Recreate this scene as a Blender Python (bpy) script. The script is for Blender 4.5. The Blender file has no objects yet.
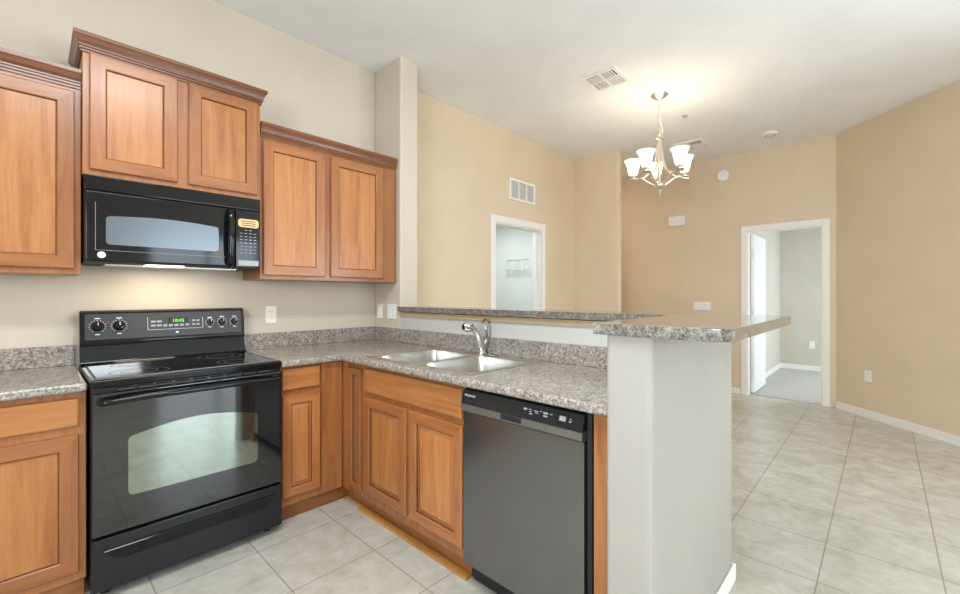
import bpy, bmesh, math, random
from mathutils import Vector, Matrix
random.seed(7)
S = bpy.context.scene
COL = S.collection
PI = math.pi

# ------------------------------------------------------------------ camera
cam = bpy.data.objects.new('camera', bpy.data.cameras.new('camera'))
COL.objects.link(cam)
cam.location = (0, 0, 1.2702)
cam.rotation_euler = (PI / 2, 0, math.radians(43.518 - 90))
cam.data.sensor_width = 36
cam.data.lens = 15.954
cam.data.shift_y = -0.00198
cam.data.clip_start = 0.02
S.camera = cam

# ------------------------------------------------------------------ world, light, exposure
W = bpy.data.worlds.new('world'); S.world = W; W.use_nodes = True
bgn = W.node_tree.nodes['Background']
bgn.inputs[0].default_value = (0.80, 0.90, 1.0, 1); bgn.inputs[1].default_value = 1.6
vs = S.view_settings
vs.view_transform = 'Standard'; vs.look = 'None'; vs.gamma = 1; vs.use_curve_mapping = False
vs.exposure = 0.16
cy = S.cycles
cy.use_denoising = True
cy.max_bounces = 12; cy.diffuse_bounces = 7; cy.glossy_bounces = 5; cy.transmission_bounces = 6
cy.caustics_reflective = False; cy.caustics_refractive = False
cy.sample_clamp_indirect = 6

def area(name, loc, rot, sx, sy, watts, col):
    l = bpy.data.lights.new(name, 'AREA'); l.shape = 'RECTANGLE'; l.size = sx; l.size_y = sy
    l.energy = watts; l.color = col
    o = bpy.data.objects.new(name, l); COL.objects.link(o); o.location = loc; o.rotation_euler = rot
    return o
def deg(*a): return tuple(math.radians(v) for v in a)
DAY = (0.78, 0.90, 1.0)
# daylight entering by the patio door in the rear wall (faces +Y)
area('daylight_patio', (2.1, -3.28, 1.2), deg(92, 0, 0), 1.6, 2.1, 62, DAY)
# daylight entering by the window in the left kitchen wall (faces +X)
area('daylight_kitchen_window', (-1.78, -0.15, 1.6), deg(78, 0, -90), 1.5, 1.1, 88, DAY)
# daylight by the living room window in the right wall (faces -X)
area('daylight_living_window', (4.18, -2.55, 1.5), deg(135, 0, 90), 1.1, 1.5, 138, DAY)
# bedroom window
area('daylight_bedroom', (7.9, -1.45, 1.5), deg(58, 0, 0), 1.4, 1.3, 72, (0.74, 0.88, 1.0))
# utility room lamp
area('utility_lamp', (3.9, 3.9, 2.4), (0, 0, 0), 0.5, 0.5, 22, (0.96, 1.0, 1.0))
# hall lamp behind the short partition
area('hall_lamp', (5.7, 3.6, 2.95), (0, 0, 0), 0.4, 0.4, 7, (1.0, 0.86, 0.62))

# ------------------------------------------------------------------ materials
def srgb(r, g, b):
    f = lambda c: (c / 255) / 12.92 if c / 255 <= .04045 else ((c / 255 + .055) / 1.055) ** 2.4
    return (f(r), f(g), f(b), 1)
def mat(name, col, rough=.5, metal=0, spec=.5, ior=1.45, coat=0):
    m = bpy.data.materials.new(name); m.use_nodes = True
    b = m.node_tree.nodes['Principled BSDF']
    b.inputs['Base Color'].default_value = col
    b.inputs['Roughness'].default_value = rough
    b.inputs['Metallic'].default_value = metal
    b.inputs['IOR'].default_value = ior
    b.inputs['Specular IOR Level'].default_value = spec
    b.inputs['Coat Weight'].default_value = coat
    return m, b, m.node_tree
def nd(t, typ, **kw):
    n = t.nodes.new(typ)
    for k, v in kw.items(): setattr(n, k, v)
    return n
def coords(t, scale=(1, 1, 1), rot=(0, 0, 0), loc=(0, 0, 0), rnd=False, geo=False):
    if geo:
        g = nd(t, 'ShaderNodeNewGeometry'); out = g.outputs['Position']
    else:
        g = nd(t, 'ShaderNodeTexCoord'); out = g.outputs['Object']
    mp = nd(t, 'ShaderNodeMapping')
    mp.inputs['Scale'].default_value = scale; mp.inputs['Rotation'].default_value = rot
    mp.inputs['Location'].default_value = loc
    if rnd:
        oi = nd(t, 'ShaderNodeObjectInfo'); v = nd(t, 'ShaderNodeVectorMath', operation='ADD')
        mu = nd(t, 'ShaderNodeMath', operation='MULTIPLY'); mu.inputs[1].default_value = 13
        t.links.new(oi.outputs['Random'], mu.inputs[0])
        t.links.new(out, v.inputs[0]); t.links.new(mu.outputs[0], v.inputs[1]); out = v.outputs[0]
    t.links.new(out, mp.inputs[0])
    return mp.outputs[0]
def noise(t, vec, scale, detail=4, rough=.55, dist=0):
    n = nd(t, 'ShaderNodeTexNoise'); n.inputs['Scale'].default_value = scale
    n.inputs['Detail'].default_value = detail; n.inputs['Roughness'].default_value = rough
    n.inputs['Distortion'].default_value = dist
    t.links.new(vec, n.inputs['Vector']); return n.outputs['Fac']
def ramp(t, fac, stops):
    r = nd(t, 'ShaderNodeValToRGB'); e = r.color_ramp.elements
    while len(e) > 1: e.remove(e[-1])
    e[0].position, e[0].color = stops[0]
    for p, c in stops[1:]:
        x = e.new(p); x.color = c
    t.links.new(fac, r.inputs[0]); return r.outputs[0]
def mixc(t, fac, a, b, typ='MIX'):
    m = nd(t, 'ShaderNodeMix', data_type='RGBA', blend_type=typ)
    for s, v in ((0, fac), (6, a), (7, b)):
        if isinstance(v, (int, float, tuple)): m.inputs[s].default_value = v
        else: t.links.new(v, m.inputs[s])
    return m.outputs[2]
def bump(t, b, h, strength, dist=.002):
    n = nd(t, 'ShaderNodeBump'); n.inputs['Strength'].default_value = strength; n.inputs['Distance'].default_value = dist
    t.links.new(h, n.inputs['Height']); t.links.new(n.outputs[0], b.inputs['Normal'])

def paint(name, rgb, rough=.75, bs=.25, sc=60):
    m, b, t = mat(name, srgb(*rgb), rough, spec=.25)
    v = coords(t, geo=True)
    n = noise(t, v, 2.2, 3)
    c = srgb(*rgb); d = tuple(x * .95 for x in c[:3]) + (1,)
    t.links.new(ramp(t, n, [(.35, d), (.65, c)]), b.inputs['Base Color'])
    bump(t, b, noise(t, v, sc, 4, .6), bs, .003)
    return m
M = {}
M['paint_kitchen'] = paint('paint_kitchen', (208, 197, 181))
M['paint_living'] = paint('paint_living', (222, 202, 176))
M['paint_pony'] = paint('paint_pony_wall', (196, 194, 187))
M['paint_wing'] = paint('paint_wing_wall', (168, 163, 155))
M['paint_bedroom'] = paint('paint_bedroom', (204, 197, 184))
M['paint_green'] = paint('paint_utility', (205, 212, 209))
M['ceiling'] = paint('ceiling_paint', (238, 238, 237), .85, .35, 45)
M['trim'] = mat('white_trim', srgb(236, 233, 228), .4)[0]
M['white_plastic'] = mat('white_plastic', srgb(238, 236, 230), .35)[0]
M['ivory_plastic'] = mat('ivory_plastic', srgb(240, 235, 224), .35)[0]
M['rack'] = mat('rack_wire', srgb(196, 204, 202), .5)[0]
M['dark_slot'] = mat('dark_slot', srgb(60, 58, 54), .6)[0]

def wood(name, light, mid, dark, axis='z', rough=.32):
    m, b, t = mat(name, srgb(*mid), rough, coat=.25)
    b.inputs['Coat Roughness'].default_value = .2
    sc = {'z': (9, 9, .75), 'x': (.75, 9, 9), 'y': (9, .75, 9)}[axis]
    v = coords(t, sc, rnd=True)
    a = noise(t, v, 1.6, 6, .6, 1.2)
    f = noise(t, v, 14, 3, .6)
    c1 = ramp(t, a, [(.22, srgb(*dark)), (.46, srgb(*mid)), (.78, srgb(*light))])
    c2 = mixc(t, .15, c1, ramp(t, f, [(.35, srgb(*dark)), (.65, srgb(*light))]))
    oi = nd(t, 'ShaderNodeObjectInfo')
    hs = nd(t, 'ShaderNodeHueSaturation')
    mr = nd(t, 'ShaderNodeMapRange'); mr.inputs[3].default_value = .88; mr.inputs[4].default_value = 1.1
    t.links.new(oi.outputs['Random'], mr.inputs[0]); t.links.new(mr.outputs[0], hs.inputs['Value'])
    t.links.new(c2, hs.inputs['Color']); t.links.new(hs.outputs[0], b.inputs['Base Color'])
    bump(t, b, f, .05, .001)
    return m
WL, WM, WD = (196, 136, 84), (174, 112, 62), (140, 84, 44)
M['wood_panel'] = wood('cherry_wood_panel_grain', WL, WM, WD, 'z')
WL, WM, WD = (176, 118, 72), (154, 96, 53), (122, 71, 36)
M['wood_v'] = wood('cherry_wood_upright_grain', WL, WM, WD, 'z')
M['wood_x'] = wood('cherry_wood_level_grain', WL, WM, WD, 'x')
M['wood_y'] = wood('cherry_wood_level_grain_side', WL, WM, WD, 'y')
M['wood_groove'] = wood('dark_groove_wood', (112, 66, 36), (90, 50, 26), (68, 36, 18), 'z')  # darker wood tone for the door beads and crown steps
M['wood_front_x'] = wood('cherry_drawer_grain', (196, 136, 84), (174, 112, 62), (140, 84, 44), 'x')
M['wood_front_y'] = wood('cherry_drawer_grain_side', (196, 136, 84), (174, 112, 62), (140, 84, 44), 'y')
M['wood_crown'] = wood('cherry_wood_crown', (142, 91, 57), (118, 71, 42), (86, 52, 30), 'x')

def laminate(st=(76, 70, 66, 118, 110, 101, 156, 148, 138, 192, 186, 177), sc=75):
    m, b, t = mat('speckled_laminate', srgb(140, 130, 120), .16, ior=1.55)
    v = coords(t, geo=True)
    n1 = noise(t, v, sc, 5, .7, .6); n2 = noise(t, v, 18, 4, .6, 1.0); n3 = noise(t, v, 150, 2, .5)
    c = ramp(t, n1, [(.36, srgb(*st[0:3])), (.45, srgb(*st[3:6])), (.55, srgb(*st[6:9])), (.66, srgb(*st[9:12]))])
    c = mixc(t, .22, c, ramp(t, n2, [(.38, srgb(92, 78, 68)), (.6, srgb(184, 176, 168))]))
    c = mixc(t, .18, c, ramp(t, n3, [(.4, srgb(60, 56, 54)), (.6, srgb(220, 212, 200))]))
    t.links.new(c, b.inputs['Base Color'])
    return m
M['laminate'] = laminate()
M['laminate_bar_shaded'] = laminate((18, 16, 15, 54, 50, 47, 92, 88, 82, 150, 146, 138), 52)  # same laminate as the counters, a darker copy with shade put into its colour
M['laminate_bar_shaded'].node_tree.nodes['Principled BSDF'].inputs['Coat Weight'].default_value = .6

def tile():
    m, b, t = mat('ceramic_floor_tile', srgb(190, 180, 165), .28)
    P = .406
    v = coords(t, (1, 1, 1), loc=(-.363 + 10 * P, -.215 + 20 * P, 0), geo=True)
    br = nd(t, 'ShaderNodeTexBrick'); br.offset = 0; br.squash = 1
    for k, x in (('Scale', 1), ('Mortar Size', .0026), ('Mortar Smooth', .15), ('Bias', 0), ('Brick Width', P), ('Row Height', P)):
        br.inputs[k].default_value = x
    br.inputs['Color1'].default_value = (1, 1, 1, 1); br.inputs['Color2'].default_value = (.94, .94, .94, 1)
    br.inputs['Mortar'].default_value = (0, 0, 0, 1)
    t.links.new(v, br.inputs['Vector'])
    w = coords(t, geo=True)
    n1 = noise(t, w, 5, 6, .65, .8); n2 = noise(t, w, 16, 5, .6, .5)
    c = ramp(t, n1, [(.3, srgb(168, 166, 154)), (.5, srgb(188, 187, 178)), (.7, srgb(204, 203, 196))])
    c = mixc(t, .25, c, ramp(t, n2, [(.30, srgb(166, 153, 134)), (.68, srgb(208, 201, 188))]))
    c = mixc(t, 1.0, c, br.outputs['Color'], 'MULTIPLY')
    c = mixc(t, br.outputs['Fac'], c, srgb(150, 142, 130))
    t.links.new(c, b.inputs['Base Color'])
    b.inputs['Roughness'].default_value = .25
    inv = nd(t, 'ShaderNodeMath', operation='SUBTRACT'); inv.inputs[0].default_value = 1
    t.links.new(br.outputs['Fac'], inv.inputs[1])
    bump(t, b, inv.outputs[0], .5, .002)
    return m
M['tile'] = tile()
def carpet():
    m, b, t = mat('grey_carpet', srgb(178, 172, 165), .95, spec=.1)
    v = coords(t, geo=True); n = noise(t, v, 220, 3, .7)
    t.links.new(ramp(t, n, [(.3, srgb(160, 155, 150)), (.7, srgb(214, 210, 204))]), b.inputs['Base Color'])
    bump(t, b, n, .6, .006); return m
M['carpet'] = carpet()
M['black_gloss'] = mat('black_enamel', (.006, .006, .007, 1), .07, ior=1.42)[0]
M['black_glass'] = mat('black_oven_glass', (.006, .006, .007, 1), .04, ior=1.8)[0]
M['black_satin'] = mat('black_satin', (.008, .009, .011, 1), .22, ior=1.5)[0]
M['black_matte'] = mat('black_matte', (.012, .012, .012, 1), .6)[0]
M['dw_panel'] = mat('black_dishwasher_front', (.022, .022, .022, 1), .20, ior=2.5)[0]
M['dw_strip'] = mat('dark_grey_strip', (.24, .24, .23, 1), .34, metal=.8)[0]
M['window_mirror'] = mat('mirrored_oven_window', (.30, .33, .29, 1), .05, metal=1)[0]
M['micro_window'] = mat('mirrored_microwave_window', (.15, .17, .19, 1), .28, metal=1)[0]
M['burner'] = mat('burner_ring_grey', (.10, .09, .085, 1), .3)[0]
M['print_white'] = mat('printed_white', srgb(214, 216, 220), .5)[0]
M['print_grey'] = mat('printed_grey', srgb(150, 152, 156), .5)[0]
M['gold_reflection'] = mat('pale_gold_reflection', srgb(226, 190, 130), .3)[0]  # gold colour paints the yellowish reflection on the microwave display
M['red_mark'] = mat('red_mark', srgb(190, 50, 40), .5)[0]
M['steel'] = mat('brushed_stainless', (.72, .71, .68, 1), .28, metal=1)[0]
M['chrome'] = mat('polished_chrome', (.62, .64, .66, 1), .08, metal=1)[0]
M['nickel'] = mat('brushed_nickel', (.76, .70, .61, 1), .30, metal=1)[0]
M['white_door'] = mat('white_door_paint', srgb(238, 238, 236), .4)[0]
M['caulk_gold'] = wood('golden_shoe_moulding', (206, 160, 92), (186, 136, 66), (150, 100, 44), 'y', .4)
def emit(name, col, s, base=(.8, .8, .8, 1)):
    m, b, t = mat(name, base, .4)
    b.inputs['Emission Color'].default_value = col; b.inputs['Emission Strength'].default_value = s
    return m
M['green_led'] = emit('green_digits', (.12, 1, .05, 1), 1.4, (.05, .3, .03, 1))
M['shade'] = emit('frosted_glass_shade', (1, .91, .78, 1), 2.0, (.9, .88, .84, 1))
M['bulb'] = emit('lit_bulb', (1, .86, .62, 1), 6)
M['hood_lamp'] = emit('hood_lamp_lens', (1, .88, .68, 1), 5)
M['added_fixture'] = emit('fill_diffuser', (1, .98, .94, 1), 2.0)
g, gb, gt = mat('clear_glass', (1, 1, 1, 1), .0); gb.inputs['Transmission Weight'].default_value = 1
M['glass'] = g

# ------------------------------------------------------------------ helpers
WM_ = {}
def wmat(o): return WM_.get(o.name, Matrix())
def finish(o, parent):
    if parent: o.parent = parent; WM_[o.name] = wmat(parent) @ o.matrix_basis
    else: WM_[o.name] = o.matrix_basis.copy()
def thing(name, label, cat, loc=(0, 0, 0), rz=0, group=None):
    o = bpy.data.objects.new(name, None); COL.objects.link(o); o.empty_display_size = .05
    o.location = loc; o.rotation_euler = (0, 0, rz)
    WM_[o.name] = Matrix.Translation(loc) @ Matrix.Rotation(rz, 4, 'Z')
    return tag(o, label, cat, group)
def tag(o, label, cat, group=None):
    o['label'] = label; o['category'] = cat
    if group: o['group'] = group
    return o
def obj(name, bm, m, parent=None, local=False, smooth=False, label=None):
    """link bm as one mesh; geometry is in world coordinates unless local"""
    bmesh.ops.recalc_face_normals(bm, faces=bm.faces)
    if parent is not None and not local:
        bm.transform(wmat(parent).inverted())
    me = bpy.data.meshes.new(name)
    if smooth:
        for f in bm.faces: f.smooth = True
        for e in bm.edges:
            if len(e.link_faces) == 2 and e.calc_face_angle(0) > math.radians(38): e.smooth = False
    bm.to_mesh(me); bm.free()
    for x in (m if isinstance(m, (list, tuple)) else [m]): me.materials.append(x)
    o = bpy.data.objects.new(name, me); COL.objects.link(o)
    if parent is not None: o.parent = parent; WM_[o.name] = wmat(parent).copy()
    else: WM_[o.name] = Matrix()
    if label: o['label'] = label
    if smooth:
        wn = o.modifiers.new('weighted_normals', 'WEIGHTED_NORMAL'); wn.keep_sharp = True; wn.weight = 100
    return o
def struct(name, bm, m, parent=None, **k):
    o = obj(name, bm, m, parent, **k)
    if parent is None: o['kind'] = 'structure'
    return o
def BM(): return bmesh.new()
def box(bm, x0, x1, y0, y1, z0, z1, bev=0, seg=2, mi=0, edges=None):
    vs_ = [bm.verts.new((x, y, z)) for x in (x0, x1) for y in (y0, y1) for z in (z0, z1)]
    fs = [bm.faces.new([vs_[i] for i in q]) for q in ((0, 1, 3, 2), (4, 6, 7, 5), (0, 4, 5, 1), (2, 3, 7, 6), (0, 2, 6, 4), (1, 5, 7, 3))]
    for f in fs: f.material_index = mi
    if bev:
        es = list({e for f in fs for e in f.edges})
        if edges: es = [e for e in es if edges(*[v.co for v in e.verts])]
        bmesh.ops.bevel(bm, geom=es, offset=bev, segments=seg, profile=.5, affect='EDGES', clamp_overlap=True)
    return bm
def B(*a, **k): return box(BM(), *a, **k)
def lathe(bm, prof, c=(0, 0, 0), n=24, axis='z', cap=True, mi=0):
    """prof: list (r, h) along axis from point c"""
    rings = []
    for r, h in prof:
        ring = []
        for i in range(n):
            a = 2 * PI * i / n; u, v = r * math.cos(a), r * math.sin(a)
            p = {'z': (u, v, h), 'y': (u, h, v), 'x': (h, u, v)}[axis]
            ring.append(bm.verts.new((c[0] + p[0], c[1] + p[1], c[2] + p[2])))
        rings.append(ring)
    for a_, b_ in zip(rings, rings[1:]):
        for i in range(n):
            f = bm.faces.new((a_[i], a_[(i + 1) % n], b_[(i + 1) % n], b_[i])); f.material_index = mi
    if cap:
        for r in (rings[0], rings[-1]):
            try: bm.faces.new(r).material_index = mi
            except ValueError: pass
    return bm
def tube(bm, pts, rad, n=8, closed=False, flat=1.0):
    pts = [Vector(p) for p in pts]
    rr = rad if isinstance(rad, (list, tuple)) else [rad] * len(pts)
    rings = []; up0 = None
    for i, p in enumerate(pts):
        if closed: d = (pts[(i + 1) % len(pts)] - pts[i - 1])
        else: d = (pts[min(i + 1, len(pts) - 1)] - pts[max(i - 1, 0)])
        d.normalize()
        if up0 is None:
            up0 = Vector((0, 0, 1)) if abs(d.z) < .9 else Vector((1, 0, 0))
        s = d.cross(up0)
        if s.length < 1e-4: s = d.orthogonal()
        s.normalize(); u = s.cross(d).normalized(); up0 = u
        rings.append([bm.verts.new(p + s * rr[i] * math.cos(2 * PI * k / n) + u * rr[i] * flat * math.sin(2 * PI * k / n)) for k in range(n)])
    m = len(rings)
    for i in range(m if closed else m - 1):
        a_, b_ = rings[i], rings[(i + 1) % m]
        for k in range(n): bm.faces.new((a_[k], a_[(k + 1) % n], b_[(k + 1) % n], b_[k]))
    if not closed: bm.faces.new(rings[0][::-1]); bm.faces.new(rings[-1])
    return bm
def smoothpts(P, k=6):
    P = [Vector(p) for p in P]; out = []
    for i in range(len(P) - 1):
        p0, p1, p2, p3 = P[max(i - 1, 0)], P[i], P[i + 1], P[min(i + 2, len(P) - 1)]
        for j in range(k):
            t = j / k
            out.append(.5 * ((2 * p1) + (p2 - p0) * t + (2 * p0 - 5 * p1 + 4 * p2 - p3) * t * t + (3 * p1 - p0 - 3 * p2 + p3) * t ** 3))
    out.append(P[-1]); return out
def prism(bm, poly, z0, z1, bev=0, seg=3, mi=0):
    a_ = [bm.verts.new((x, y, z0)) for x, y in poly]; b_ = [bm.verts.new((x, y, z1)) for x, y in poly]
    n = len(poly); fs = [bm.faces.new(a_[::-1]), bm.faces.new(b_)]
    for i in range(n): fs.append(bm.faces.new((a_[i], a_[(i + 1) % n], b_[(i + 1) % n], b_[i])))
    for f in fs: f.material_index = mi
    if bev:
        es = list(set(fs[0].edges) | set(fs[1].edges))
        bmesh.ops.bevel(bm, geom=es, offset=bev, segments=seg, affect='EDGES', profile=.5, clamp_overlap=True)
    return bm
def cells(bm, xs, ys, filled, z0, z1, bev=0, seg=3):
    V = {}
    def v(i, j, k):
        if (i, j, k) not in V: V[(i, j, k)] = bm.verts.new((xs[i], ys[j], (z0, z1)[k]))
        return V[(i, j, k)]
    F = lambda i, j: 0 <= i < len(xs) - 1 and 0 <= j < len(ys) - 1 and filled(i, j)
    for i in range(len(xs) - 1):
        for j in range(len(ys) - 1):
            if not F(i, j): continue
            bm.faces.new((v(i, j, 1), v(i + 1, j, 1), v(i + 1, j + 1, 1), v(i, j + 1, 1)))
            bm.faces.new((v(i, j, 0), v(i, j + 1, 0), v(i + 1, j + 1, 0), v(i + 1, j, 0)))
            if not F(i - 1, j): bm.faces.new((v(i, j, 0), v(i, j, 1), v(i, j + 1, 1), v(i, j + 1, 0)))
            if not F(i + 1, j): bm.faces.new((v(i + 1, j, 0), v(i + 1, j + 1, 0), v(i + 1, j + 1, 1), v(i + 1, j, 1)))
            if not F(i, j - 1): bm.faces.new((v(i, j, 0), v(i + 1, j, 0), v(i + 1, j, 1), v(i, j, 1)))
            if not F(i, j + 1): bm.faces.new((v(i, j + 1, 0), v(i, j + 1, 1), v(i + 1, j + 1, 1), v(i + 1, j + 1, 0)))
    if bev:
        bm.normal_update()
        es = [e for e in bm.edges if len(e.link_faces) == 2 and e.calc_face_angle(0) > 1.2 and abs(e.verts[0].co.z - e.verts[1].co.z) < 1e-4]
        bmesh.ops.bevel(bm, geom=es, offset=bev, segments=seg, affect='EDGES', profile=.5, clamp_overlap=True)
    return bm
def mapper(axis, plane):
    """(u, depth outward, z) -> world; 'Y' faces -Y, 'X' faces -X"""
    if axis == 'Y': return lambda u, d, z: (u, plane - d, z)
    return lambda u, d, z: (plane - d, u, z)
def nested(bm, P, loops, mats=(0, 1), groove=None):
    """nested rectangular loops (u0,u1,z0,z1,d); mats[0] upright faces, mats[1] level faces"""
    R = [[bm.verts.new(P(*q)) for q in ((a, d, c), (b, d, c), (b, d, e), (a, d, e))] for a, b, c, e, d in loops]
    for k_, (r, s) in enumerate(zip(R, R[1:])):
        for i in range(4):
            f = bm.faces.new((r[i], r[(i + 1) % 4], s[(i + 1) % 4], s[i])); f.material_index = mats[1] if i in (0, 2) else mats[0]
            if groove and k_ in groove: f.material_index = 2
    f = bm.faces.new(R[-1]); f.material_index = 3 if groove else 0
    bm.faces.new(R[0][::-1])
def panel_front(parent, name, axis, plane, u0, u1, z0, z1, fw=.055, raised=True, th=.019, label=None):
    """a frame-and-panel cabinet door"""
    P = mapper(axis, plane); bm = BM()
    def L(i, d): return (u0 + i, u1 - i, z0 + i, z1 - i, d)
    lp = [L(0, 0), L(0, th - .004), L(.004, th), L(fw, th), L(fw + .004, th - .003), L(fw + .007, th - .011), L(fw + .009, th - .011)]
    if raised: lp += [L(fw + .013, th - .011), L(fw + .030, th - .005)]
    nested(bm, P, lp, groove=(4,))
    return obj(name, bm, [M['wood_v'], M['wood_x'] if axis == 'Y' else M['wood_y'], M['wood_groove'], M['wood_panel']], parent, label=label)
def slab_front(parent, name, axis, plane, u0, u1, z0, z1, th=.019):
    P = mapper(axis, plane); bm = BM()
    def L(i, d): return (u0 + i, u1 - i, z0 + i, z1 - i, d)
    nested(bm, P, [L(0, 0), L(0, th - .006), L(.003, th - .002), L(.008, th)])
    w = M['wood_front_x'] if axis == 'Y' else M['wood_front_y']
    return obj(name, bm, [w, w], parent)
def text(s, size, P, m, parent, name='lettering', align='CENTER', axis='Y', ex=.0004):
    cu = bpy.data.curves.new(name, 'FONT'); cu.body = s; cu.size = size; cu.extrude = ex; cu.align_x = align
    cu.materials.append(m)
    o = bpy.data.objects.new(name, cu); COL.objects.link(o)
    me = bpy.data.meshes.new_from_object(o.evaluated_get(bpy.context.evaluated_depsgraph_get()))
    if not me.materials: me.materials.append(m)
    bpy.data.objects.remove(o); o = bpy.data.objects.new(name, me); COL.objects.link(o)
    rz = 0 if axis == 'Y' else -PI / 2
    mw = Matrix.Translation(P) @ Matrix.Rotation(rz, 4, 'Z') @ Matrix.Rotation(PI / 2, 4, 'X')
    o.parent = parent; o.matrix_basis = wmat(parent).inverted() @ mw
    return o

# ------------------------------------------------------------------ key planes
YW, XS, TS, HC = 3.0176, 1.933, .168, 3.09
XF = 6.25
XW2 = XS + TS
XL, YR = -1.7, -3.2                 # left kitchen wall, rear wall
YST = 2.67                          # end of the partition stub
WT = .115

# ------------------------------------------------------------------ structure
bm = BM(); prism(bm, [(XL, YR), (4.1, YR), (4.1, -1.75), (6.25, .40), (6.31, .40), (6.31, 4.2), (5.03, 4.2), (5.03, YW), (4.3, YW + WT), (3.36, YW + WT), (3.3, YW), (XL, YW)], -.05, 0)
struct('floor', bm, M['tile'])
struct('floor_bedroom', B(6.312, 9.0, -1.5, 1.32, -.05, .006), M['carpet'])
struct('floor_utility', B(2.2, 5.0, YW + WT + .001, 4.7, -.05, .001), M['tile'])
struct('ceiling', B(XL - .1, 9.2, YR - .1, 4.8, HC, HC + .1), M['ceiling'])

def wall(name, x0, x1, y0, y1, m, z0=0, z1=HC, bev=0): return struct(name, B(x0, x1, y0, y1, z0, z1, bev=bev, edges=(lambda a, b: abs(a.z - b.z) > .5) if bev else None, seg=3), m)
wall('wall_kitchen', XL - .1, XS + .05, YW, YW + WT, M['paint_kitchen'])
# living part of the same wall, with the doorway 3.411..4.253
D0, D1, DH = 3.411, 4.253, 2.055
bm = BM()
box(bm, XS + .05, D0, YW, YW + WT, 0, HC); box(bm, D1, 5.0, YW, YW + WT, 0, HC); box(bm, D0, D1, YW, YW + WT, DH, HC)
struct('wall_living', bm, M['paint_living'])
wall('wall_partition', XS, XW2, YST, YW, M['paint_kitchen'], bev=.014)
wall('wall_half', XS, XW2, .634, YST, M['paint_pony'], 0, 1.142)
wall('wall_wing', 1.24, 2.15, .490, .634, M['paint_wing'], 0, 1.146, bev=.016)
wall('wall_stub', 5.0, 5.09, 2.385, YW + WT, M['paint_living'], bev=.012)
wall('wall_hall', 5.0, XF + WT, 4.2, 4.3, M['paint_living'])
wall('wall_hall_side', 4.99, 5.09, YW + WT, 4.2, M['paint_living'])
# far wall with doorway Y .507..1.26
E0, E1, EH = .515, 1.258, 2.075
bm = BM()
box(bm, XF, XF + WT, E1, 4.2, 0, HC); box(bm, XF, XF + WT, .385, E0, 0, HC); box(bm, XF, XF + WT, E0, E1, EH, HC)
struct('wall_far', bm, M['paint_living'])
# angled wall
c45 = .085
bm = BM(); prism(bm, [(6.25, .39), (6.25 + WT, .39), (6.25 + WT, .33), (4.22, -1.815), (4.1, -1.815), (4.1, -1.76)], 0, HC)
struct('wall_angled', bm, M['paint_living'])
# right wall with window, rear wall with patio door, left wall with window (all behind the camera)
bm = BM()
box(bm, 4.1, 4.2, YR, -3.1, 0, HC); box(bm, 4.1, 4.2, -2.0, -1.77, 0, HC); box(bm, 4.1, 4.2, -3.1, -2.0, 0, .75); box(bm, 4.1, 4.2, -3.1, -2.0, 2.25, HC)
struct('wall_right', bm, M['paint_living'])
bm = BM()
box(bm, XL - .1, 1.25, YR - .1, YR, 0, HC); box(bm, 2.95, 4.2, YR - .1, YR, 0, HC); box(bm, 1.25, 2.95, YR - .1, YR, 2.35, HC)
struct('wall_rear', bm, M['paint_kitchen'])
bm = BM()
box(bm, XL - .1, XL, YR, -.9, 0, HC); box(bm, XL - .1, XL, .6, YW, 0, HC); box(bm, XL - .1, XL, -.9, .6, 0, 1.05); box(bm, XL - .1, XL, -.9, .6, 2.15, HC)
struct('wall_left', bm, M['paint_kitchen'])
# frames of the openings behind the camera
def frame_xz(bm, x0, x1, y0, y1, z0, z1, w=.06, mull=True):
    box(bm, x0, x0 + w, y0, y1, z0, z1); box(bm, x1 - w, x1, y0, y1, z0, z1)
    box(bm, x0 + w, x1 - w, y0, y1, z1 - w, z1); box(bm, x0 + w, x1 - w, y0, y1, z0, z0 + w)
    if mull: box(bm, (x0 + x1) / 2 - w / 2, (x0 + x1) / 2 + w / 2, y0, y1, z0 + w, z1 - w)
bm = BM(); frame_xz(bm, 1.25, 2.95, YR - .08, YR - .03, 0, 2.35); struct('door_3', bm, M['trim'])
def frame_yz(bm, y0, y1, x0, x1, z0, z1, w=.05):
    box(bm, x0, x1, y0, y0 + w, z0, z1); box(bm, x0, x1, y1 - w, y1, z0, z1)
    box(bm, x0, x1, y0 + w, y1 - w, z1 - w, z1); box(bm, x0, x1, y0 + w, y1 - w, z0, z0 + w)
    box(bm, x0, x1, (y0 + y1) / 2 - w / 2, (y0 + y1) / 2 + w / 2, z0 + w, z1 - w)
bm = BM(); frame_yz(bm, -.9, .6, XL - .08, XL - .03, 1.05, 2.15); struct('window_1', bm, M['trim'])
bm = BM(); frame_yz(bm, -3.1, -2.0, 4.13, 4.18, .75, 2.25); struct('window_2', bm, M['trim'])
# bedroom shell
wall('wall_bedroom_back', 9.0, 9.1, -1.6, 1.42, M['paint_bedroom'])
wall('wall_bedroom_left', XF + WT, 9.0, 1.32, 1.42, M['paint_bedroom'])
wall('wall_bedroom_near', XF + WT, XF + WT + .01, -1.5, .30, M['paint_bedroom'])
bm = BM(); box(bm, XF + WT, 7.2, -1.6, -1.5, 0, HC); box(bm, 8.6, 9.0, -1.6, -1.5, 0, HC); box(bm, 7.2, 8.6, -1.6, -1.5, 0, .85); box(bm, 7.2, 8.6, -1.6, -1.5, 2.15, HC)
struct('wall_bedroom_right', bm, M['paint_bedroom'])
# utility shell
wall('wall_utility_back', 2.2, 5.0, 4.7, 4.8, M['paint_green'])
wall('wall_utility_left', 2.1, 2.2, YW + WT, 4.7, M['paint_green'])
wall('wall_utility_right', 4.86, 4.96, YW + WT + .005, 4.7, M['paint_green'])

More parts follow.
